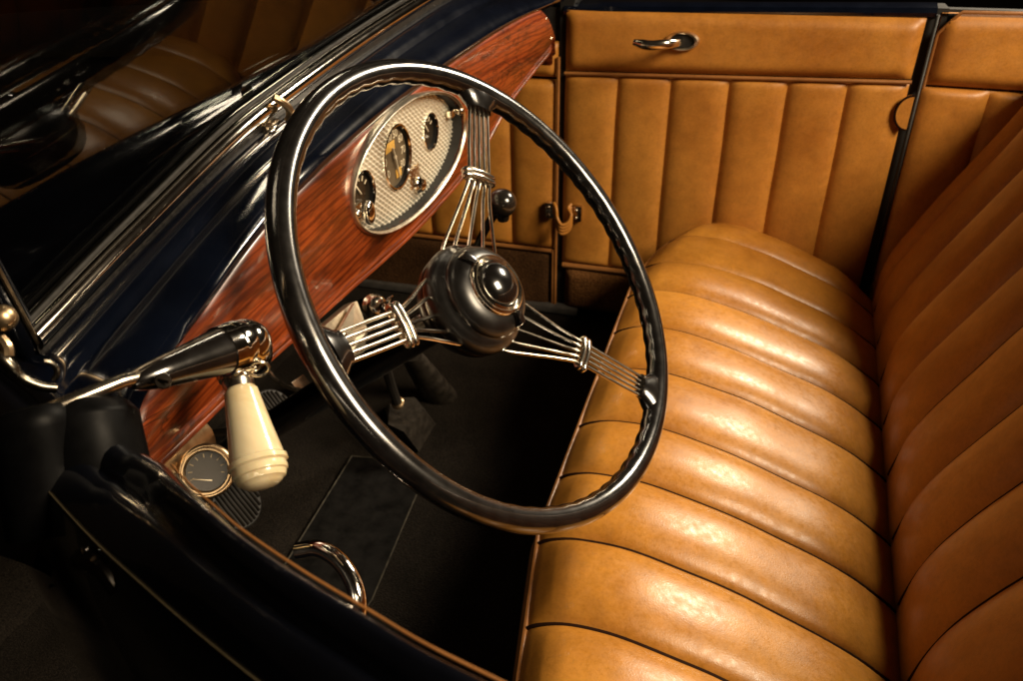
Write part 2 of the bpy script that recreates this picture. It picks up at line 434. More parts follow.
# kick panel, leather over carpet
g = MB(); g.slab([V((-1.05, YD+.01, -.86)), V((-.352, YD+.012, -.86)), V((-.352, YD+.012, -.23)), V((-1.05, YD+.01, -.23))], V((0, .02, 0)))
kick = obj('kick_panel', g, BLACK, car, 'tan leather side lining ahead of the far door')
obj('upper_pad', pad_panel(-.60, -.354, -.286, -.286, -.349, -.347, YD+.002, .013, .018, nx=40, nz=16), LEATHER_TRIM, kick)
obj('channel_pad', pad_panel(-.80, -.354, -.355, -.353, -.690, -.690, YD+.002, .013, .014, [-.712, -.623, -.534, -.445], nx=80, nz=30), LEATHER_TRIM, kick)
g = MB(); g.tube([V((-.351, YD-.008, z)) for z in (-.31, -.5, -.83)], .0032, 8); g.tube([V((-.357, YD-.007, z)) for z in (-.69, -.75, -.83)], .003, 8)
obj('edge_piping', g, WELT, kick)
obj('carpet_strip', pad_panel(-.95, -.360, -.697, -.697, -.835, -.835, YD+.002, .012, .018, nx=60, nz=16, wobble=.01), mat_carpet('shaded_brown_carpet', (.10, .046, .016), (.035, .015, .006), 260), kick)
g = MB(); g.tube([V((x, YD-.007, -.6935)) for x in (-.9, -.6, -.36)], .0045, 8)
obj('carpet_binding', g, WELT, kick)
# quarter panel
g = MB(); g.slab([V((.262, YD+.012, -.86)), V((.80, YD+.012, -.86)), V((.80, YD+.012, -.214)), V((.262, YD+.012, -.214))], V((0, .02, 0)))
quart = obj('rear_side_panel', g, BLACK, car, 'tan leather side lining behind the far door')
def qcut(c): return not (c.x < .275 and c.z > -.247+(c.x-.252)*1.35)
obj('upper_pad', pad_panel(.252, .72, -.218, -.214, -.325, -.330, YD, .014, .024, nx=110, nz=30, cut=qcut), LEATHER_TRIM, quart)
g = MB(); g.tube([V((.252, YD-.004, -.330)), V((.252, YD-.006, -.249)), V((.2535, YD-.007, -.245)), V((.274, YD-.008, -.219)), V((.279, YD-.008, -.215)), V((.5, YD-.008, -.213)), V((.72, YD-.008, -.213))], .0028, 8)
obj('edge_piping', g, WELT, quart)
obj('channel_pad', pad_panel(.252, .72, -.329, -.334, -.74, -.74, YD, .011, .012, [.350, .445, .54, .63], nx=90, nz=40), LEATHER_TRIM, quart)
g = MB()
xs = [.262+.6*k/20 for k in range(21)]
sec = [(.012, -.228), (.010, -.222), (.014, -.218), (.028, -.216), (.05, -.218), (.08, -.23), (.10, -.27), (.11, -.5)]
g.grid([[V((x, YD+.002+a, z)) for a, z in sec] for x in xs])
obj('top_rail', g, BLACK, quart)
g = MB()
g.grid([[V((x, YD+.006+a, z)) for a, z in [(.0, -.222), (-.004, -.215), (.0, -.209), (.02, -.204), (.05, -.206), (.08, -.222), (.10, -.28), (.10, -.7)]] for x in [-1.0, -.8, -.6, -.5, -.42, -.38, -.347]])
obj('cowl_rail', g, PAINT, car)
# check strap with two brackets
bk = V((-.360, YD-.02, -.598)); bd = V((-.309, YD-.018, -.600))
pts = bez([bk+V((.010, -.012, .012)), bk+V((.017, -.020, .004)), bk+V((.020, -.024, -.012)), bk+V((.030, -.030, -.024)), bd+V((-.009, -.028, -.018)), bd+V((-.004, -.022, -.004)), bd+V((-.012, -.014, .006)), bd+V((-.008, -.006, .012))], 6)
g = MB(); rows = [[p+V((0, -.0015, .008)), p+V((0, -.0015, -.012)), p+V((0, .0015, -.012)), p+V((0, .0015, .008))] for p in pts]
g = MB()
for j in range(4): g.tube([p+V((0, 0, -.0062*j+.008)) for p in pts], .0034, 8)
strap = obj('door_check_strap', g, LEATHER_TRIM, car, 'small ribbed tan leather door check strap', 60)
for c0, w in ((bk, .0095), (bd+V((.004, 0, 0)), .0085)):
    g = MB(); g.box(c0, V((w, 0, 0)), V((0, .006, 0)), V((0, 0, .016)), .3)
    g.ball(c0+V((-.002, -.007, .008)), .0035, seg=10, rings=6); g.ball(c0+V((-.002, -.007, -.008)), .0035, seg=10, rings=6)
    obj('strap_bracket', g, NICKEL, strap)
# ---- footwell
FZ = -.835
g = MB(); P = []
for i in range(41):
    x = lerp(-1.25, .0, i/40); row = []
    for j in range(41):
        y = lerp(.16, YD+.012, j/40)
        z = FZ+.75*max(0., -.80-x)*smooth(0, .06, -.80-x)
        row.append(V((x, y, z+noise.noise(V((x*6, y*6, 0)))*.003)))
    P.append(row)
g.grid(P); carpet = obj('footwell_carpet', g, CARPET, car, 'black carpet of the footwell')
g = MB(); g.box(V((-.66, YD-.012, FZ+.012)), V((.36, 0, 0)), V((0, .012, 0)), V((0, 0, .008)), .4)
obj('sill_strip', g, mat_plain('grey_sill', (.05, .045, .04), .6, var=.3), carpet)
# seat base (under the cushion, dark)
g = MB(); g.box(V((.06, .79, -.80)), V((.19, 0, 0)), V((0, .62, 0)), V((0, 0, .075)), .05)
obj('seat_base', g, BLACK, car)
# heel mat
mp = [onZ(*q, FZ+.004) for q in ((352, 458), (372, 459.5), (418, 471), (424, 479), (372, 602), (330, 660), (240, 640))]
g = MB(); g.slab(mp, V((0, 0, .004)))
mat_o = obj('heel_mat', g, mat_plain('worn_rubber', (.004, .0035, .003), .6, spec=.2, var=.6, bumpy=.3, scale=45), carpet, 'worn black rubber heel mat')
g = MB(); g.tube([p+V((0, 0, .004)) for p in mp+mp[:1]], .0013, 6)
obj('mat_binding', g, mat_plain('mat_edge', (.035, .03, .02), .6, var=.6, scale=80), mat_o)

# ---- pedals (round ribbed pads on arms)
def pedal(c, r, n, lab=None):
    n = n.normalized(); u, w = frame_of(n)
    g = MB(); g.lathe(c, n, [(-.006, r*.9), (-.004, r), (.002, r), (.004, r*.94)], 32)
    p = obj('pedal', g, RUBBER, car, lab)
    g = MB()
    for k in range(-5, 6):
        d = k*r/6; h = math.sqrt(max(0, (r*.9)**2-d*d))
        g.tube([c+n*.0045+u*d-w*h, c+n*.0045+u*d+w*h], r*.06, 6)
    obj('pedal_rib', g, mat_plain('pedal_rubber', (.011, .009, .007), .6, var=.3, spec=.15), p)
    g = MB(); g.tube([c-n*.006, c-n*.05+V((-.02, 0, -.02)), c+V((-.22, 0, -.10))], .007, 8)
    obj('pedal_arm', g, NICKEL, p)
pn = V((.75, -.15, .62))
pedal(onX(272, 412, -.64), .036, pn, 'round ribbed pedal beside the steering column')
pedal(onX(236, 504, -.60), .036, pn, 'round ribbed pedal next to the body side')
ap = onX(304, 390, -.70)
g = MB(); g.box(ap, V((.0, .020, -.004)), V((.012, 0, -.022)), V((.004, 0, .003)), .4)
acc = obj('accelerator_pedal', g, NICKEL, car, 'small polished accelerator spoon')
g = MB(); g.tube(bez([onX(267, 370, -.72), onX(276, 380, -.71), onX(290, 388, -.705), ap], 6), .0045, 8)
obj('accelerator_rod', g, NICKEL, acc)
# ---- gear lever and hand brake with boots
kn = onY(502, 203, .95)
gb = onZ(432, 388, FZ+.02)
# boot: tapering squashed sleeve from lever up-left to its foot down-right
def boot(top, foot, r0, r1, up, name='boot', parent=None):
    g = MB(); pts = [lerp(top, foot, k/10) for k in range(11)]
    g.tube(pts, [lerp(r0, r1, (k/10)**.8)*(1+.02*math.sin(k*2.3)) for k in range(11)], 4 if name == 'x' else 18, flat=.62, up=up)
    return obj(name, g, BOOT, parent or car, edge=50)
g = MB()
lv = bez([onZ(412, 352, -.66), onY(452, 300, .99), onY(484, 232, .96), kn], 8)
g.tube(lv, .0062, 10); gear = obj('gear_lever', g, NICKEL, car, 'bent gear lever with round black knob')
g = MB(); g.ball(kn, .0205, (1., 1., .96)); g.lathe(kn-V((.0, -.004, .026)), V((0, -.15, 1)), [(0, .008), (.012, .011)], 16)
obj('gear_knob', g, mat_plain('black_gear_knob', (.012, .010, .008), .18, 0., .6, var=.2), gear)
boot(onZ(411, 355, -.70), onZ(440, 396, FZ+.004), .020, .034, V((0, 1, 0)), 'gear_boot', gear)
g = MB(); hb0 = onZ(398, 404, -.745)
g.tube([onZ(386, 368, -.62), onZ(391, 385, -.68), hb0], .0075, 10)
hand = obj('brake_lever', g, mat_plain('dark_lever', (.02, .017, .014), .4, var=.2), car, 'dark hand brake lever with brass collar')
g = MB(); g.lathe(hb0, (hb0-onZ(391, 385, -.68)), [(-.01, .008), (-.008, .0105), (-.001, .0105), (.001, .0085)], 20)
obj('brass_collar', g, BRONZE, hand)
g = MB()
tp = [onZ(*q, -.765) for q in ((390, 404), (400, 398), (414, 397), (424, 410), (404, 432), (388, 424))]
ft = [onZ(*q, FZ+.003) for q in ((384, 408), (398, 398), (417, 399), (436, 424), (419, 452), (392, 440))]
rows = [[lerp(a, b, t**.8)+(a-b).cross(V((0, 0, 1)))*0 for a, b in zip(tp, ft)] for t in (0, .3, .7, 1)]
vs = g.grid(rows, closed_v=True); g.face(vs[0])
obj('brake_boot', g, BOOT, hand)
# ---- steering wheel
WC = V((-.19526421, .59079372, -.32560767)); WN = V((.74991734, -.160218, .64183656)).normalized()
E1 = V((.65023654, 0, -.75973182)); E2 = WN.cross(E1).normalized(); E1 = E2.cross(WN).normalized()
def wp(r, a, h): a = math.radians(a); return WC+(E1*math.cos(a)+E2*math.sin(a))*r+WN*h
RW = .2135; SPK = (132.1, -108.97, 18.4)
g = MB(); rows = []
NR = 720
for i in range(NR):
    a = 360*i/NR; row = []
    near = min(abs((a-s+180) % 360-180) for s in SPK)
    grip = smooth(6, 10, near)
    for k in range(22):
        ph = 2*math.pi*k/22          # 0 = outward, 90 = front
        inner = clamp(-(math.cos(ph)*.85+math.sin(ph)*.75))
        r = .0113*(1-.085*grip*inner*(.5+.5*math.cos(math.radians(a)*62)))
        row.append(wp(RW+math.cos(ph)*r, a, math.sin(ph)*r*1.02))
    rows.append(row)
g.grid(rows, closed_u=True, closed_v=True)
wheel = obj('steering_wheel', g, mat_plain('rubber_coated_rim', (.006, .0052, .0048), .2, 0., 1., var=.4, scale=70, spec=1.), car, 'large black steering wheel with chromed wire spokes', 60)
HUB_H = -.047
for s in SPK:
    g = MB()                          # socket moulded to the rim
    rows = []
    for k, (r, wd, th) in enumerate(((.205, .026, .0106), (.199, .021, .0098), (.193, .0150, .0078), (.189, .0142, .0070))):
        rows.append([wp(r, s, 0)+(E2*math.cos(math.radians(s))-E1*math.sin(math.radians(s)))*(wd*math.cos(t))+WN*(th*math.sin(t)-.001) for t in (2*math.pi*j/20 for j in range(20))])
    vs = g.grid(rows, closed_v=True); g.face(vs[-1], True)
    obj('spoke_socket', g, BAKELITE, wheel)
    tdir = E2*math.cos(math.radians(s))-E1*math.sin(math.radians(s))
    for k in range(-2, 3):
        g = MB()
        p0, p1 = wp(.194, s, -.001)+tdir*k*.0056, wp(.116, s, -.0135)+tdir*k*.0064
        p3 = wp(.0550, s+k*18, -.040)
        pts = bez([p0, lerp(p0, p1, .5), p1, lerp(p1, p3, .30)+tdir*k*-.0008, lerp(p1, p3, .62)+tdir*k*-.0003, p3, wp(.045, s+k*18, -.045)], 6)
        g.tube(pts, .0018, 10); obj('wire_spoke', g, WIRE, wheel)
    g = MB()                          # double clamp band
    for dr in (.116, .1215):
        ring = []
        for q in range(28):
            t = 2*math.pi*q/28; cx = math.copysign(abs(math.cos(t))**.45, math.cos(t)); sx = math.copysign(abs(math.sin(t))**.6, math.sin(t))
            ring.append(wp(dr, s, -.0134)+tdir*(.0176*cx)+WN*(.0046*sx))
        rad = (E1*math.cos(math.radians(s))+E2*math.sin(math.radians(s)))
        rows = []
        for q in range(28):
            c0 = ring[q]; out = (c0-wp(dr, s, -.0134)).normalized()
            rows.append([c0+(out*math.cos(w)+rad*math.sin(w))*.0026 for w in (2*math.pi*j/10 for j in range(10))])
        g.grid(rows, closed_u=True, closed_v=True)
    obj('spoke_clamp', g, WIRE, wheel)
g = MB()
hp = [(-.088, .032), (-.086, .038), (-.078, .0465), (-.066, .0520), (-.0600, .0530), (-.0575, .0528), (-.0565, .0512), (-.0545, .0512), (-.0535, .0532), (-.0500, .0545), (-.0440, .0550), (-.0380, .0540), (-.0325, .0515), (-.0285, .0480), (-.0265, .0455), (-.0255, .0450), (-.0245, .0454), (-.0215, .0450), (-.0175, .0430), (-.0140, .0398), (-.0115, .0360), (-.0100, .0320), (-.0095, .0295)]
hp = [(t if t > -.03 else -.03+(t+.03)*.78, r) for t, r in hp]
g.lathe(WC, WN, hp, 72); hub = obj('hub', g, mat_plain('satin_bakelite', (.006, .0052, .0048), .32, 0., .1, var=.4, scale=60, spec=.7), wheel)
g = MB(); g.lathe(WC, WN, [(-.012, .0300), (-.0075, .0300), (-.0050, .0288), (-.0040, .0272), (-.0052, .0258), (-.0040, .0248), (-.0028, .0238), (-.0040, .0224), (-.008, .0220)], 64, False)
obj('hub_ring', g, WIRE, wheel)
g = MB(); g.lathe(WC, WN, [(-.008, .0222)]+[(-.006+.0125*math.sin(t), .0220*math.cos(t)) for t in (math.radians(90*k/14) for k in range(14))]+[(.0065, .0006)], 56)
obj('horn_button', g, BAKELITE, wheel)
g = MB(); g.lathe(WC, WN, [(-.0504, .0505), (-.0502, .0524), (-.0493, .0526), (-.0489, .0505)], 64, False)
obj('hub_trim_ring', g, NICKEL, wheel)
for a in (150+38, -8):
    g = MB(); p = wp(.0360, a, -.010); g.box(p, (p-WC).normalized()*.007, WN.cross((p-WC).normalized())*.004, WN*.005, .5)
    obj('lever_tab', g, BAKELITE, wheel)
# ---- column with lock
g = MB(); g.tube([WC-WN*t for t in (.085, .2, .4, .8)], [.0185, .0185, .0185, .0185], 28)
col = obj('steering_column', g, mat_plain('column_black', (.006, .005, .004), .14, 0., 1., var=.2), car, 'glossy black steering column tube')
cp = WC-WN*.20
br = [onX(323, 327, -.352), onX(352, 303, -.355), onX(357, 301, -.352), onX(368, 330, -.335), onX(364, 352, -.33), onX(344, 362, -.33), onX(330, 345, -.34)]
g = MB(); g.slab(br, V((-.012, .004, -.006))); obj('column_bracket', g, mat_plain('brushed_bracket', (.50, .43, .32), .36, .85, var=.15, scale=200), col)
g = MB(); g.slab([onX(331, 345, -.333), onX(355, 302.5, -.345), onX(366, 329, -.328), onX(352, 341, -.322)], V((-.004, .001, -.002)))
obj('bracket_gusset', g, mat_plain('polished_gusset', (.80, .70, .54), .36, .75, var=.1, scale=200), col)
g = MB(); g.ball(onX(341, 337, -.327), .006, seg=14, rings=8); obj('bracket_bolt', g, CHROME, col)
lk = onX(374, 306, -.345); ln = V((.62, -.55, .42)).normalized()
g = MB(); g.lathe(lk, ln, [(-.03, .010), (-.006, .0105), (-.004, .0128), (.002, .0130), (.004, .0112), (.006, .0112), (.008, .0095), (.013, .0088), (.0145, .0065), (.015, .002)], 36)
lock = obj('ignition_lock', g, WIRE, car, 'chrome ignition lock barrel under the dash')
g = MB(); c0 = onX(387, 303, -.338)
g.tube(arc(c0, V((.2, .95, .1)).normalized(), V((.5, -.1, .85)).normalized(), .0085, 0, 360, 25), .0012, 8)
g.tube(bez([lk+ln*.014, lk+ln*.02+V((0, .006, .002)), c0+V((0, -.006, 0))], 5), .003, 8)
keys = obj('key_ring', g, NICKEL); keys['label'] = 'small plated key and split ring hanging from the ignition lock'; keys['category'] = 'keys'

# ---- dashboard
base = lambda y: -.375+.12*(y-.83)**2
lip = table([(.20, -.310), (.311, -.328), (.426, -.341), (.598, -.362), (.814, -.377), (1.029, -.358), (1.145, -.318), (1.25, -.292), (1.345, -.271), (1.40, -.255)])
top = table([(.20, -.33), (.292, -.295), (.315, -.283), (.39, -.268), (.49, -.249), (.617, -.237), (.848, -.225), (1.009, -.217), (1.15, -.210), (1.25, -.2085), (1.285, -.2105), (1.312, -.222), (1.334, -.243), (1.348, -.262), (1.352, -.276)])
IC = V((0, .800, -.2960)); IA, IB = .163, .0665
itilt = math.radians(-2)
def ell(y, z, a=IA, b=IB):
    dy, dz = y-IC.y, z-IC.z; u = dy*math.cos(itilt)+dz*math.sin(itilt); w = -dy*math.sin(itilt)+dz*math.cos(itilt)
    return math.hypot(u/a, w/b)
g = MB(); P = []
ny = 420
for i in range(ny+1):
    y = lerp(.22, 1.355, i/ny); zt, zl = top(y), min(lip(y), top(y)-.01); x = base(y); row = []
    endr = .006*smooth(1.31, 1.358, y)**2
    for k in range(46):
        z = lerp(zt, zl, k/45); d = min(zt-z, .05)
        row.append(V((x+.006*math.sin(math.pi*k/45)-.004*(1-clamp((zt-z)/.008))**2-endr, y, z)))
    # moulded bottom edge: groove, bead, roll under
    for a, b in ((.0006, -.0012), (-.0014, -.0022), (-.0014, -.0034), (.0002, -.0044), (.0006, -.0058), (.0002, -.0074), (-.0008, -.0082), (-.0008, -.0094), (.0002, -.0105), (.0006, -.0125), (-.001, -.0145), (-.004, -.016), (-.02, -.016), (-.05, -.012)):
        row.append(V((x+a-endr, y, zl+b)))
    P.append(row)
g.grid(P, keep=lambda c: ell(c.y, c.z) > .975)
g.grid([P[-1], [p+V((-.006, .001, 0)) for p in P[-1]]])
dash = obj('dashboard', g, WOOD, car, 'varnished red walnut dashboard', 40)
g = MB(); g.ball(V((base(1.325)+.004, 1.322, -.262)), .0032, (.6, 1, 1), 12, 8); obj('trim_screw', g, NICKEL, dash); g = MB(); g.ball(V((base(1.30)+.003, 1.302, -.228)), .0028, (.6, 1, 1), 12, 8)
obj('trim_screw', g, NICKEL, dash)
# instrument oval
g = MB(); rows = []
for i in range(97):
    for_ = []
    t = 2*math.pi*i/96
    for rad, dx in ((1.014, -.004), (1.016, .003), (1.010, .0055), (1.000, .0064), (.990, .0055), (.982, .003)):
        u, w = IA*rad*math.cos(t), (IB+(rad-1)*(IA-IB)*.9)*math.sin(t)*(1 if rad >= 1 else rad)
        y = IC.y+u*math.cos(itilt)-w*math.sin(itilt); z = IC.z+u*math.sin(itilt)+w*math.cos(itilt)
        for_.append(V((base(y)+dx+.004, y, z)))
    rows.append(for_)
g.grid(rows)
XP = -.3815
DI = [(.783, -.290, .0345), (.695, -.301, .0235), (.882, -.290, .0215)]
gbez = g
g = MB(); P = []
ny, nz = 380, 170
for i in range(ny+1):
    y = lerp(IC.y-.172, IC.y+.172, i/ny)
    P.append([V((XP+.0015*math.sin(2*math.pi*(y*.62+z*.78)/.0056)*(.62+.38*math.sin(2*math.pi*(y*.78-z*.62)/.0080)), y, z)) for z in (lerp(IC.z-.078, IC.z+.078, k/nz) for k in range(nz+1))])
pl = MB(); pl.grid(P, keep=lambda c: ell(c.y, c.z, IA*.965, IB*.965) < 1 and all(math.hypot(c.y-a, c.z-b) > r for a, b, r in DI))
panel = obj('instrument_panel', pl, mat_plain('engine_turned_nickel', (.95, .89, .75), .36, .62, var=.1, scale=300), car, 'oval engraved nickel instrument panel with three dials', 75)
obj('panel_bezel', gbez, BEZEL, panel)
g = MB(); rows = []
for i in range(97):
    t = 2*math.pi*i/96; rr = []
    for rad, x_ in ((.972, .002), (.966, -.004), (.966, -.02)):
        u, w = IA*rad*math.cos(t), IB*rad*math.sin(t); y = IC.y+u*math.cos(itilt)-w*math.sin(itilt); z = IC.z+u*math.sin(itilt)+w*math.cos(itilt)
        rr.append(V((base(y)+x_+.003, y, z)))
    rows.append(rr)
g.grid(rows); obj('panel_recess', g, BLACK, panel)
for n_, (y, z, r) in enumerate(DI):
    c0 = V((XP, y, z)); X = V((1, 0, 0))
    g = MB(); g.lathe(c0, X, [(.0005, r*.965), (.0022, r*1.0), (.0026, r*1.04), (.002, r*1.08), (-.001, r*1.09)], 56, False)
    obj('dial_bezel', g, CHROME, panel)
    g = MB(); g.lathe(c0, X, [(-.0055, r*.97), (.0005, r*.97)], 48, False); obj('dial_well', g, BLACK, panel)
    g = MB(); g.lathe(c0, X, [(-.0060, r*.97), (-.0040, r*.97)], 48)
    face = obj('dial_face', g, DIAL if n_ == 0 else DIAL_DARK, panel)
    fx = XP-.0037
    if n_ == 0:
        g = MB(); Yd_, Zd_ = V((0, -1, 0)), V((0, 0, 1)); Yd_ = V((0, 1, 0))
        for k, tx in enumerate(('10', '20', '30', '40', '50', '60', '70', '80')):
            a = math.radians(215-k*250/7)
            text_mesh(g, tx, V((fx, y+math.cos(a)*r*.74, z+math.sin(a)*r*.74)), V((0, 1, 0)), V((0, 0, 1)), .0125)
        obj('dial_numerals', g, CREAM, panel)
        g = MB(); g.box(V((fx, y-.010, z+.014)), V((0, .0135, 0)), V((0, 0, .005)), V((.0006, 0, 0)), .1); obj('odometer_window', g, YELLOW, panel); g = MB(); g.box(V((fx, y+.008, z-.021)), V((0, .007, 0)), V((0, 0, .005)), V((.0006, 0, 0)), .1)
        obj('odometer_window', g, YELLOW, panel)
        g = MB(); a = V((fx+.0016, y, z)); g.tube([a+V((0, -.004, .012)), a, a+V((0, .008, -.027))], [.0009, .0013, .0006], 6); g.lathe(a-X*.001, X, [(0, .003), (.002, .0025)], 14)
        obj('dial_needle', g, CREAM, panel)
    else:
        g = MB()
        for k in range(5):
            a = math.radians(150-k*30); p = V((fx, y+math.cos(a)*r*.7, z+math.sin(a)*r*.7)); d = (p-V((fx, y, z))).normalized()
            g.box(p, d*.0028, d.cross(X)*.0007, X*.0004, .1)
        obj('dial_marks', g, CREAM, panel)
        g = MB(); a = V((fx+.001, y, z)); g.tube([a, a+V((0, -.010, .014))], [.0012, .0006], 6); obj('dial_needle', g, CREAM, panel)
g = MB(); p = V((XP, .832, -.3405)); g.lathe(p, V((1, 0, 0)), [(0, .0105), (.003, .0105), (.005, .0085), (.009, .0075), (.011, .004), (.0115, .001)], 30); knob = obj('panel_knob', g, CHROME, panel)
g = MB(); g.box(p+V((-.0005, -.006, .012)), V((0, .014, 0)), V((0, 0, .012)), V((.0015, 0, 0)), .3); obj('knob_plate', g, BRONZE, panel)
for y, z, sg in ((.945, -.283, 1), (.660, -.304, -1)):
    g = MB(); g.box(V((XP+.006, y, z)), V((0, .012, 0)), V((0, 0, .005)), V((.004, 0, 0)), .5); g.ball(V((XP+.013, y+sg*.010, z)), .0065, seg=14, rings=8)
    obj('panel_clip', g, NICKEL, panel)
g = MB(); g.ball(V((XP+.010, .684, -.316)), .0105, (.6, .85, 1.3), 18, 12); obj('reset_knob', g, CHROME, panel)

# ---- cowl, windshield
TW, YW = math.radians(14.6), math.radians(1.6); WSN = V((math.cos(TW)*math.cos(YW), math.sin(YW), -math.sin(TW)*math.cos(YW))).normalized(); WSB = V((-.43, .565, -.195))
WSU = V((0, 1, 0)).cross(WSN)*-1; WSU = WSU if WSU.z > 0 else -WSU; WSU.normalize()
wpx = [(30, 343), (76, 293), (118, 251), (165, 206), (250, 123.5), (300, 90), (338, 59), (426, 0)]
wb = [onP(*q, WSB, WSN) for q in wpx]
wz = table([(wb[i].y, wb[i].z) for i in (0, 2, 4, 7)]+[(1.22, -.165), (1.36, -.20)])
def wbase(y): z = wz(y); return V((WSB.x-(WSN.y*(y-WSB.y)+WSN.z*(z-WSB.z))/WSN.x, y, z))
g = MB(); P = []
for i in range(81):
    y = lerp(.20, 1.40, i/80); t = top(y) if y < 1.26 else -.209; x0 = base(y); B = wbase(y)
    row = []
    a = V((x0-.004, y, t-.006)); dx = B.x-x0; dz = B.z-t
    for fx, fz in ((0, 0),):
        row.append(a)
    # rolled edge, hollow, bead, second roll, ledge under the frame
    for u, h in ((-.03, .001), (-.03, .004), (.02, .0075), (.10, .009), (.20, .009), (.32, .0075), (.42, .005), (.47, .003), (.50, .003), (.54, .005), (.64, .005), (.76, .002), (.88, -.003), (1.0, -.010)):
        row.append(V((x0+dx*u+h*.35, y, t+dz*u+h)))
    for k in range(1, 9):
        d = k/8*1.2; row.append(V((B.x-d, lerp(y, .80, .30*d/1.2), B.z-.012-.03*d-.04*(d/1.2)**2)))
    P.append(row)
g.grid(P); cowl = obj('cowl', g, PAINT, car, 'glossy midnight blue rolled cowl above the dashboard', 60)
g = MB(); pts = [V((wbase(.8).x-d, .80, wbase(.8).z-.009-.03*d-.04*(d/1.2)**2)) for d in (.06, .3, .6, .9, 1.2)]
g.tube(pts, .006, 8); obj('hood_hinge', g, NICKEL, cowl)
# frame: bottom rail
YW0 = wb[0].y-.003
ys = [YW0+(1.38-YW0)*k/70 for k in range(71)]
g = MB(); rows = []
for y in ys:
    B = wbase(y)
    sec = [(.008, .007), (.0095, .011), (.0075, .015), (.003, .0165), (-.003, .0155), (-.009, .012), (-.010, .0), (-.010, -.014), (.010, -.018), (.0105, -.006), (.0085, .002)]
    rows.append([B+WSN*a+WSU*b for a, b in sec])
g.grid(rows, closed_v=True); 
g2 = MB(); rows = []
for y in ys:
    B = wbase(y); rows.append([B+WSN*(.005+.0088*math.cos(t))+WSU*(.008+.0088*math.sin(t)) for t in (2*math.pi*k/14 for k in range(14))])
g2.grid(rows, closed_v=True)
ws = obj('windshield_frame', g, STEEL_DUSTY, car, 'plated frame of the raked windshield')
obj('frame_bead', g2, CHROME, ws)
g = MB(); rows = []
for y in ys:
    B = wbase(y); rows.append([B+WSN*(.004+.0022*math.cos(t))+WSU*(.0215+.0022*math.sin(t)) for t in (2*math.pi*k/8 for k in range(8))])
g.grid(rows, closed_v=True); obj('glass_channel', g, RUBBER, ws)
c0 = wbase(wb[0].y); c1 = onP(0, 289, WSB, WSN); pd = (c1-c0).normalized()
g = MB(); g.tube([c0-pd*.02, c0+pd*.05, c0+pd*.36], .009, 14, flat=.7, up=WSN.copy()); obj('side_post', g, PAINT_BLACK, ws)
g = MB(); g.tube([c0+WSN*.008+pd*.005, c0+WSN*.008+pd*.2, c0+WSN*.008+pd*.36], .0016, 8); obj('post_bead', g, BRONZE, ws)
g = MB(); g.tube([c0+pd*.36, wbase(.82)+WSU*.345, wbase(1.36)+WSU*.36], .009, 12); obj('top_rail', g, STEEL_DUSTY, ws)
bot = [wbase(y)+WSU*.01 for y in ys]; gl = MB()
tp = [lerp(c0+pd*.36, wbase(1.36)+WSU*.36, k/70) for k in range(71)]
d = WSN*-.005
gl.grid([bot, tp]); gl.grid([[p+d for p in bot], [p+d for p in tp]])
obj('windshield_glass', gl, GLASS, ws, 'clear windshield pane mirroring the leather seat')
# hook on the bottom rail
h0 = wbase(wb[4].y+.012)+WSN*.012+WSU*(-.006)
g = MB(); g.box(h0+V((0, .002, .0)), WSN*.006, V((0, .011, .001)), WSU*.006, .5); g.ball(h0+WSN*.006+V((0, -.008, 0)), .0062, seg=14, rings=8)
hk = obj('rail_hook', g, NICKEL, ws)
g = MB(); yv = V((0, 1, 0))
g.tube(bez([h0+yv*.011-WSU*.004, h0+yv*.020+WSN*.008+WSU*.004, h0+yv*.017+WSN*.010+WSU*.016, h0+yv*.010+WSN*.006+WSU*.024, h0+yv*.005+WSU*.028], 6), [.0042]*12+[.0036]*13, 10)
obj('hook_loop', g, BRONZE, hk)
# ---- near body side: pillar, cowl side, door top
rail_in = bez([V((-.52, .335, -.290)), V((-.42, .305, -.280)), onZ(126, 446, -.266), onZ(148, 456, -.257)]+[onZ(a, b, z) for a, b, z in [(166, 466, -.248), (175, 476, -.240), (192, 493, -.231), (212, 511, -.224),
    (240, 535, -.220), (300, 576, -.219), (365, 615, -.220), (420, 648, -.221), (490, 683, -.223), (560, 716, -.226), (680, 770, -.23)]], 6)
rail_pin = [onZ(a, b, z) for a, b, z in [(-60, 330, -.31), (-5, 425, -.290), (40, 480, -.272), (92, 537, -.256), (150, 590, -.247), (200, 633, -.245), (260, 681, -.244), (330, 733, -.244), (420, 800, -.246)]]
pin_y = table([(p.x, p.y) for p in rail_pin]); pin_z = table([(p.x, p.z) for p in rail_pin])
in_y = table([(p.x, p.y) for p in rail_in]); in_z = table([(p.x, p.z) for p in rail_in])
g = MB(); rows = []; welt = []; stripe = []
for k in range(121):
    x = lerp(-.52, -.02, k/120)
    a, b = V((x, in_y(x), in_z(x))), V((x, pin_y(x), pin_z(x)))
    d = b-a; row = [a+V((0, .016, -.28)), a+V((0, .010, -.06)), a+V((0, .006, -.02)), a+V((0, .003, -.005))]
    for t, h in ((0, 0), (.05, .0035), (.12, .0062), (.20, .0070), (.30, .0060), (.38, .0030), (.41, .0005), (.44, .0012), (.50, .0040), (.58, .0058), (.68, .0060), (.78, .0050), (.88, .0032), (.95, .0014), (1., 0.)):
        row.append(a+d*t+V((0, 0, h)))
    row += [b+V((0, -.003, -.004)), b+V((0, -.008, -.013)), b+V((0, -.013, -.028)), b+V((0, -.017, -.055)), b+V((0, -.020, -.12)), b+V((0, -.02, -.3)), b+V((0, .02, -.75))]
    rows.append(row); welt.append(a+V((0, .0025, -.0005))); stripe.append(b+V((0, -.0006, .0002)))
g.grid(rows)
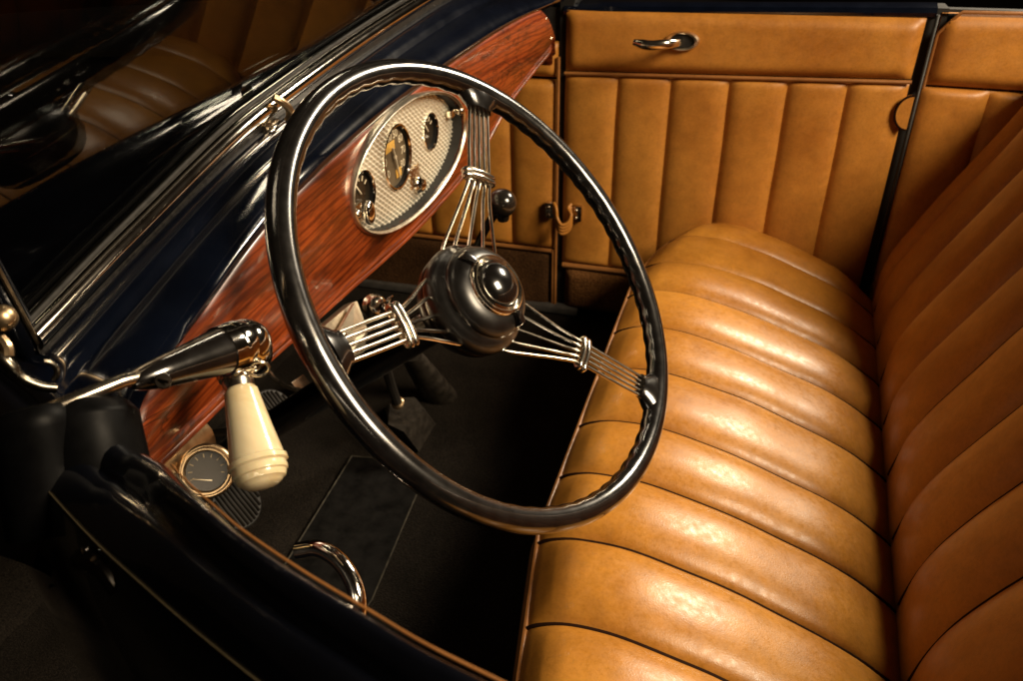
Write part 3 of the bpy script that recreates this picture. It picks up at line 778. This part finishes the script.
near = obj('driver_door', g, PAINT_BLACK, car, 'glossy black outer shell of the near door and cowl side', 60)
g = MB(); g.tube(welt[66:], .00055, 8); obj('door_welt', g, WELT, near)
g = MB(); g.tube(stripe, .00032, 6); obj('pinstripe', g, PIN, near)
g = MB(); g.tube(bez([onZ(78, 562, -.262), onZ(90, 562, -.257), onZ(104, 572, -.258), onZ(118, 590, -.264)], 6), .004, 10); g.ball(onZ(86, 560, -.26), .006, seg=14, rings=8)
obj('outer_handle', g, mat_plain('dark_nickel', (.10, .09, .08), .15, 1., var=.1), near)
# outside door handle
# chrome pull handle inside the near door
q = [(298, 551, .60), (318, 549, .595), (338, 560, .588), (352, 580, .582), (358, 602, .578), (358, 628, .58)]
g = MB(); pts = bez([deep(*a) for a in q], 6); g.tube(pts, [.0068]*len(pts), 16)
pull = obj('door_pull', g, CHROME, near, 'curved chrome grab handle inside the near door')
# windshield stanchion at the pillar
g = MB(); s0 = V((-.400, .262, -.262))
g.tube(bez([deep(84, 402, .428), deep(86, 420, .426), deep(92, 450, .424), deep(108, 520, .425)], 6), [.016, .021, .023, .024, .025, .026]+[.027]*13, 28)
DIMN = mat_plain('darker_nickel', (.16, .14, .11), .25, 1., var=.3, scale=60)  # nickel with a darker base colour, for the stanchion arm and clip
stn0 = g; g.tube(bez([deep(30, 408, .405), deep(34, 425, .405), deep(42, 470, .408), deep(52, 530, .41)], 6), [.012, .016, .018, .019, .020]+[.021]*14, 28)
stn = obj('windshield_stanchion', g, mat_plain('dull_black_paint', (.0016, .0016, .0018), .45, 0., .0, var=.3, scale=60, spec=.06), car, 'dark windshield stanchion on the near cowl corner')
g = MB(); g.tube(bez([deep(-6, 352, .40), deep(6, 362, .40), deep(22, 378, .405), deep(40, 386, .41), deep(56, 388, .415)], 6), [.0038]*10+[.0028]*15, 12); obj('stanchion_arm', g, DIMN, stn)
g = MB(); g.ball(deep(3, 318, .40), .007, seg=16, rings=10); g.tube(bez([deep(0, 338, .40), deep(7, 347, .40), deep(8, 356, .40)], 5), .003, 8); obj('wing_nut', g, BRONZE, stn)
g = MB(); g.tube(arc(deep(44, 372, .415), V((.5, .6, 0)).normalized(), V((-.2, .1, 1)).normalized(), .006, -70, 70, 12), .0016, 8); obj('stanchion_clip', g, DIMN, stn)
# ---- spot lamp control handle
g = MB()
a0, a1, a2, a3 = deep(-30, 441, .385), deep(60, 406, .405), deep(122, 381, .425), deep(150, 374, .438)
g.tube([a0, a1, a2, a3], .0042, 14)
spot = obj('spotlight_handle', g, NICKEL, car, 'spotlight control arm with ivory grip reaching past the windshield post')
b0, b1, b2 = deep(132, 383, .43), deep(158, 374, .442), deep(226, 350, .482)
g = MB(); pts = [lerp(b0, b1, k/6) for k in range(6)]+[lerp(b1, b2, k/10) for k in range(11)]
g.tube(pts, [lerp(.004, .0088, (k/6)**.7) for k in range(6)]+[lerp(.0088, .0152, k/10) for k in range(11)], 24)
obj('arm_housing', g, BAKELITE, spot)
g = MB(); g.tube(bez([b0+V((0, 0, .006)), b1+V((0, 0, .0092)), b2+V((0, 0, .0150))], 6), .0008, 8); obj('arm_strip', g, NICKEL, spot)
ad = (b2-b1).normalized(); e0 = deep(245, 344, .495)
gt, gend = deep(239, 383, .497), deep(263, 484, .477); gd = (gend-gt).normalized()
g = MB(); pts = bez([b2-ad*.004, b2+ad*.004, e0-ad*.004, e0+ad*.002-V((0, 0, .008)), gt-gd*.012, gt-gd*.004], 8)
n = len(pts)
g.tube(pts, [.0158]*10+[lerp(.0162, .0118, smooth(0, 1, (k)/(n-11))) for k in range(n-10)], 28)
g.ball(e0+ad*.001, .0158); obj('elbow', g, CHROME, spot)
g = MB(); g.lathe(gt, gd, [(-.006, .0085), (-.004, .0100), (.0, .0104), (.002, .0098), (.004, .0092)], 32); obj('grip_collar', g, NICKEL, spot)
L = (gend-gt).length
g = MB(); pr = [(.004, .0088), (.006, .0104), (.02*L/.08, .0118), (.04*L/.08, .0140), (.055*L/.08, .0160), (.0605*L/.08, .0166), (.0620*L/.08, .0180), (.0655*L/.08, .0183), (.0668*L/.08, .0166), (.0680*L/.08, .0166), (.0700*L/.08, .0170), (.0725*L/.08, .0168), (.0735*L/.08, .0156), (.0750*L/.08, .0154), (.0775*L/.08, .0145), (.0785*L/.08, .0128), (.0800*L/.08, .0118), (.0820*L/.08, .0092), (.0832*L/.08, .005), (.0835*L/.08, .0008)]
g.lathe(gt, gd, pr, 48); obj('ivory_grip', g, IVORY, spot, edge=28)
g = MB(); r0 = deep(259, 369, .492)
g.tube(arc(r0, V((.8, .5, .2)).normalized(), V((0, -.3, 1)).normalized(), .0062, -160, 120, 20), .0010, 8); obj('trigger_loop', g, NICKEL, spot)
sc = deep(163, 381, .428)
g = MB(); g.lathe(sc, -sc, [(-.004, .0046), (.0, .0046), (.001, .004)], 20); g.box(sc*.9945, V((.0035, 0, 0)), V((0, .0005, 0)), V((0, 0, .0008)), .1); obj('arm_screw', g, mat_plain('dark_screw', (.06, .05, .04), .3, 1., var=.2), spot)
# ---- small gauge hung under the dash
gc = onX(207, 471, -.345); gn = V((.46, -.66, .60)).normalized(); GS = .62
def gp(l): return [(a*GS, r*GS) for a, r in l]
g = MB(); g.lathe(gc, gn, gp([(-.06, .0265), (-.004, .0275)]), 40); gauge = obj('under_dash_gauge', g, BLACK, car, 'small round gauge in bronze bezel under the near dash end')
g = MB(); g.lathe(gc, gn, gp([(-.006, .0275), (-.006, .0315), (-.001, .0325), (.002, .0312), (.0032, .0298), (.0032, .0285), (.007, .0283), (.010, .0268), (.010, .0250), (.006, .0238), (.001, .0232)]), 56, False)
obj('gauge_bezel', g, BRONZE, gauge)
g = MB(); g.lathe(gc, gn, gp([(-.002, .0240), (.001, .0240)]), 40); obj('gauge_face', g, DIAL_DARK, gauge)
gx = gn.cross(V((0, 0, 1))).normalized()*-1; gy = gn.cross(gx).normalized()
if gy.z < 0: gy = -gy
g = MB(); fc = gc+gn*.0010
for k in range(9):
    a = math.radians(200-k*27); d_ = gx*math.cos(a)+gy*math.sin(a); g.box(fc+d_*.0185*GS, d_*.0024*GS, gn.cross(d_)*.0006*GS, gn*.0003, .1)
obj('gauge_marks', g, mat_plain('faded_marks', (.30, .24, .15), .5, var=.1), gauge)
g = MB(); g.tube([fc+gn*.0006+(gx*.004-gy*.012)*GS, fc+gn*.0006+(gx*-.017-gy*.006)*GS], [.0006, .0003], 6); obj('gauge_needle', g, CREAM, gauge)
u0, u1 = onX(160, 478, -.350), onX(217, 432, -.362); ax_ = (u1-u0).normalized()
g = MB(); rows = []
for p in (u0, lerp(u0, u1, .5), u1):
    p = p+V((-.014, .004, .004)); rows.append([p+V((-.020, 0, -.002)), p+V((-.004, 0, .001)), p+V((.003, 0, -.001)), p+V((.006, 0, -.006)), p+V((.007, 0, -.014)), p+V((.005, 0, -.030)), p+V((-.02, 0, -.032))])
vs = g.grid(rows); g.face(vs[0], True); g.face(vs[-1], True)
obj('gauge_bracket', g, BRONZE, gauge)

# ------------------------------------------------------------------ camera
cam = bpy.data.cameras.new('camera'); co = bpy.data.objects.new('camera', cam); C.objects.link(co)
R = Matrix(((AX[0].x, -AX[0].y, -AX[0].z), (AX[1].x, -AX[1].y, -AX[1].z), (AX[2].x, -AX[2].y, -AX[2].z)))
co.matrix_world = R.to_4x4()
cam.sensor_width = 36; cam.lens = 36*F_PX/1023; cam.clip_start = .02; cam.clip_end = 200
cam.dof.use_dof = True; cam.dof.focus_distance = .66; cam.dof.aperture_fstop = 12.0
S.camera = co
# ------------------------------------------------------------------ light
w = bpy.data.worlds.new('World'); S.world = w; w.use_nodes = True
w.node_tree.nodes['Background'].inputs[0].default_value = (1., .62, .35, 1); w.node_tree.nodes['Background'].inputs[1].default_value = .006
def area(name, loc, to, size, power, col, sy=None):
    l = bpy.data.lights.new(name, 'AREA'); l.energy = power; l.color = col; l.size = size
    if sy: l.shape = 'RECTANGLE'; l.size_y = sy
    o = bpy.data.objects.new(name, l); C.objects.link(o); o.location = loc
    o.rotation_euler = (V(to)-V(loc)).to_track_quat('-Z', 'Y').to_euler(); return o
WARM = (1., .80, .55)
area('rear_key_lamp', (1.52, .30, 1.02), (-.1, .95, -.5), .75, 80, WARM)
area('far_sheen_lamp', (1.10, 2.50, 1.12), (0., .6, -.6), .60, 74, (1., .84, .62), .36)
S.view_settings.view_transform = 'Standard'; S.view_settings.look = 'None'; S.view_settings.exposure = 0; S.view_settings.gamma = 1
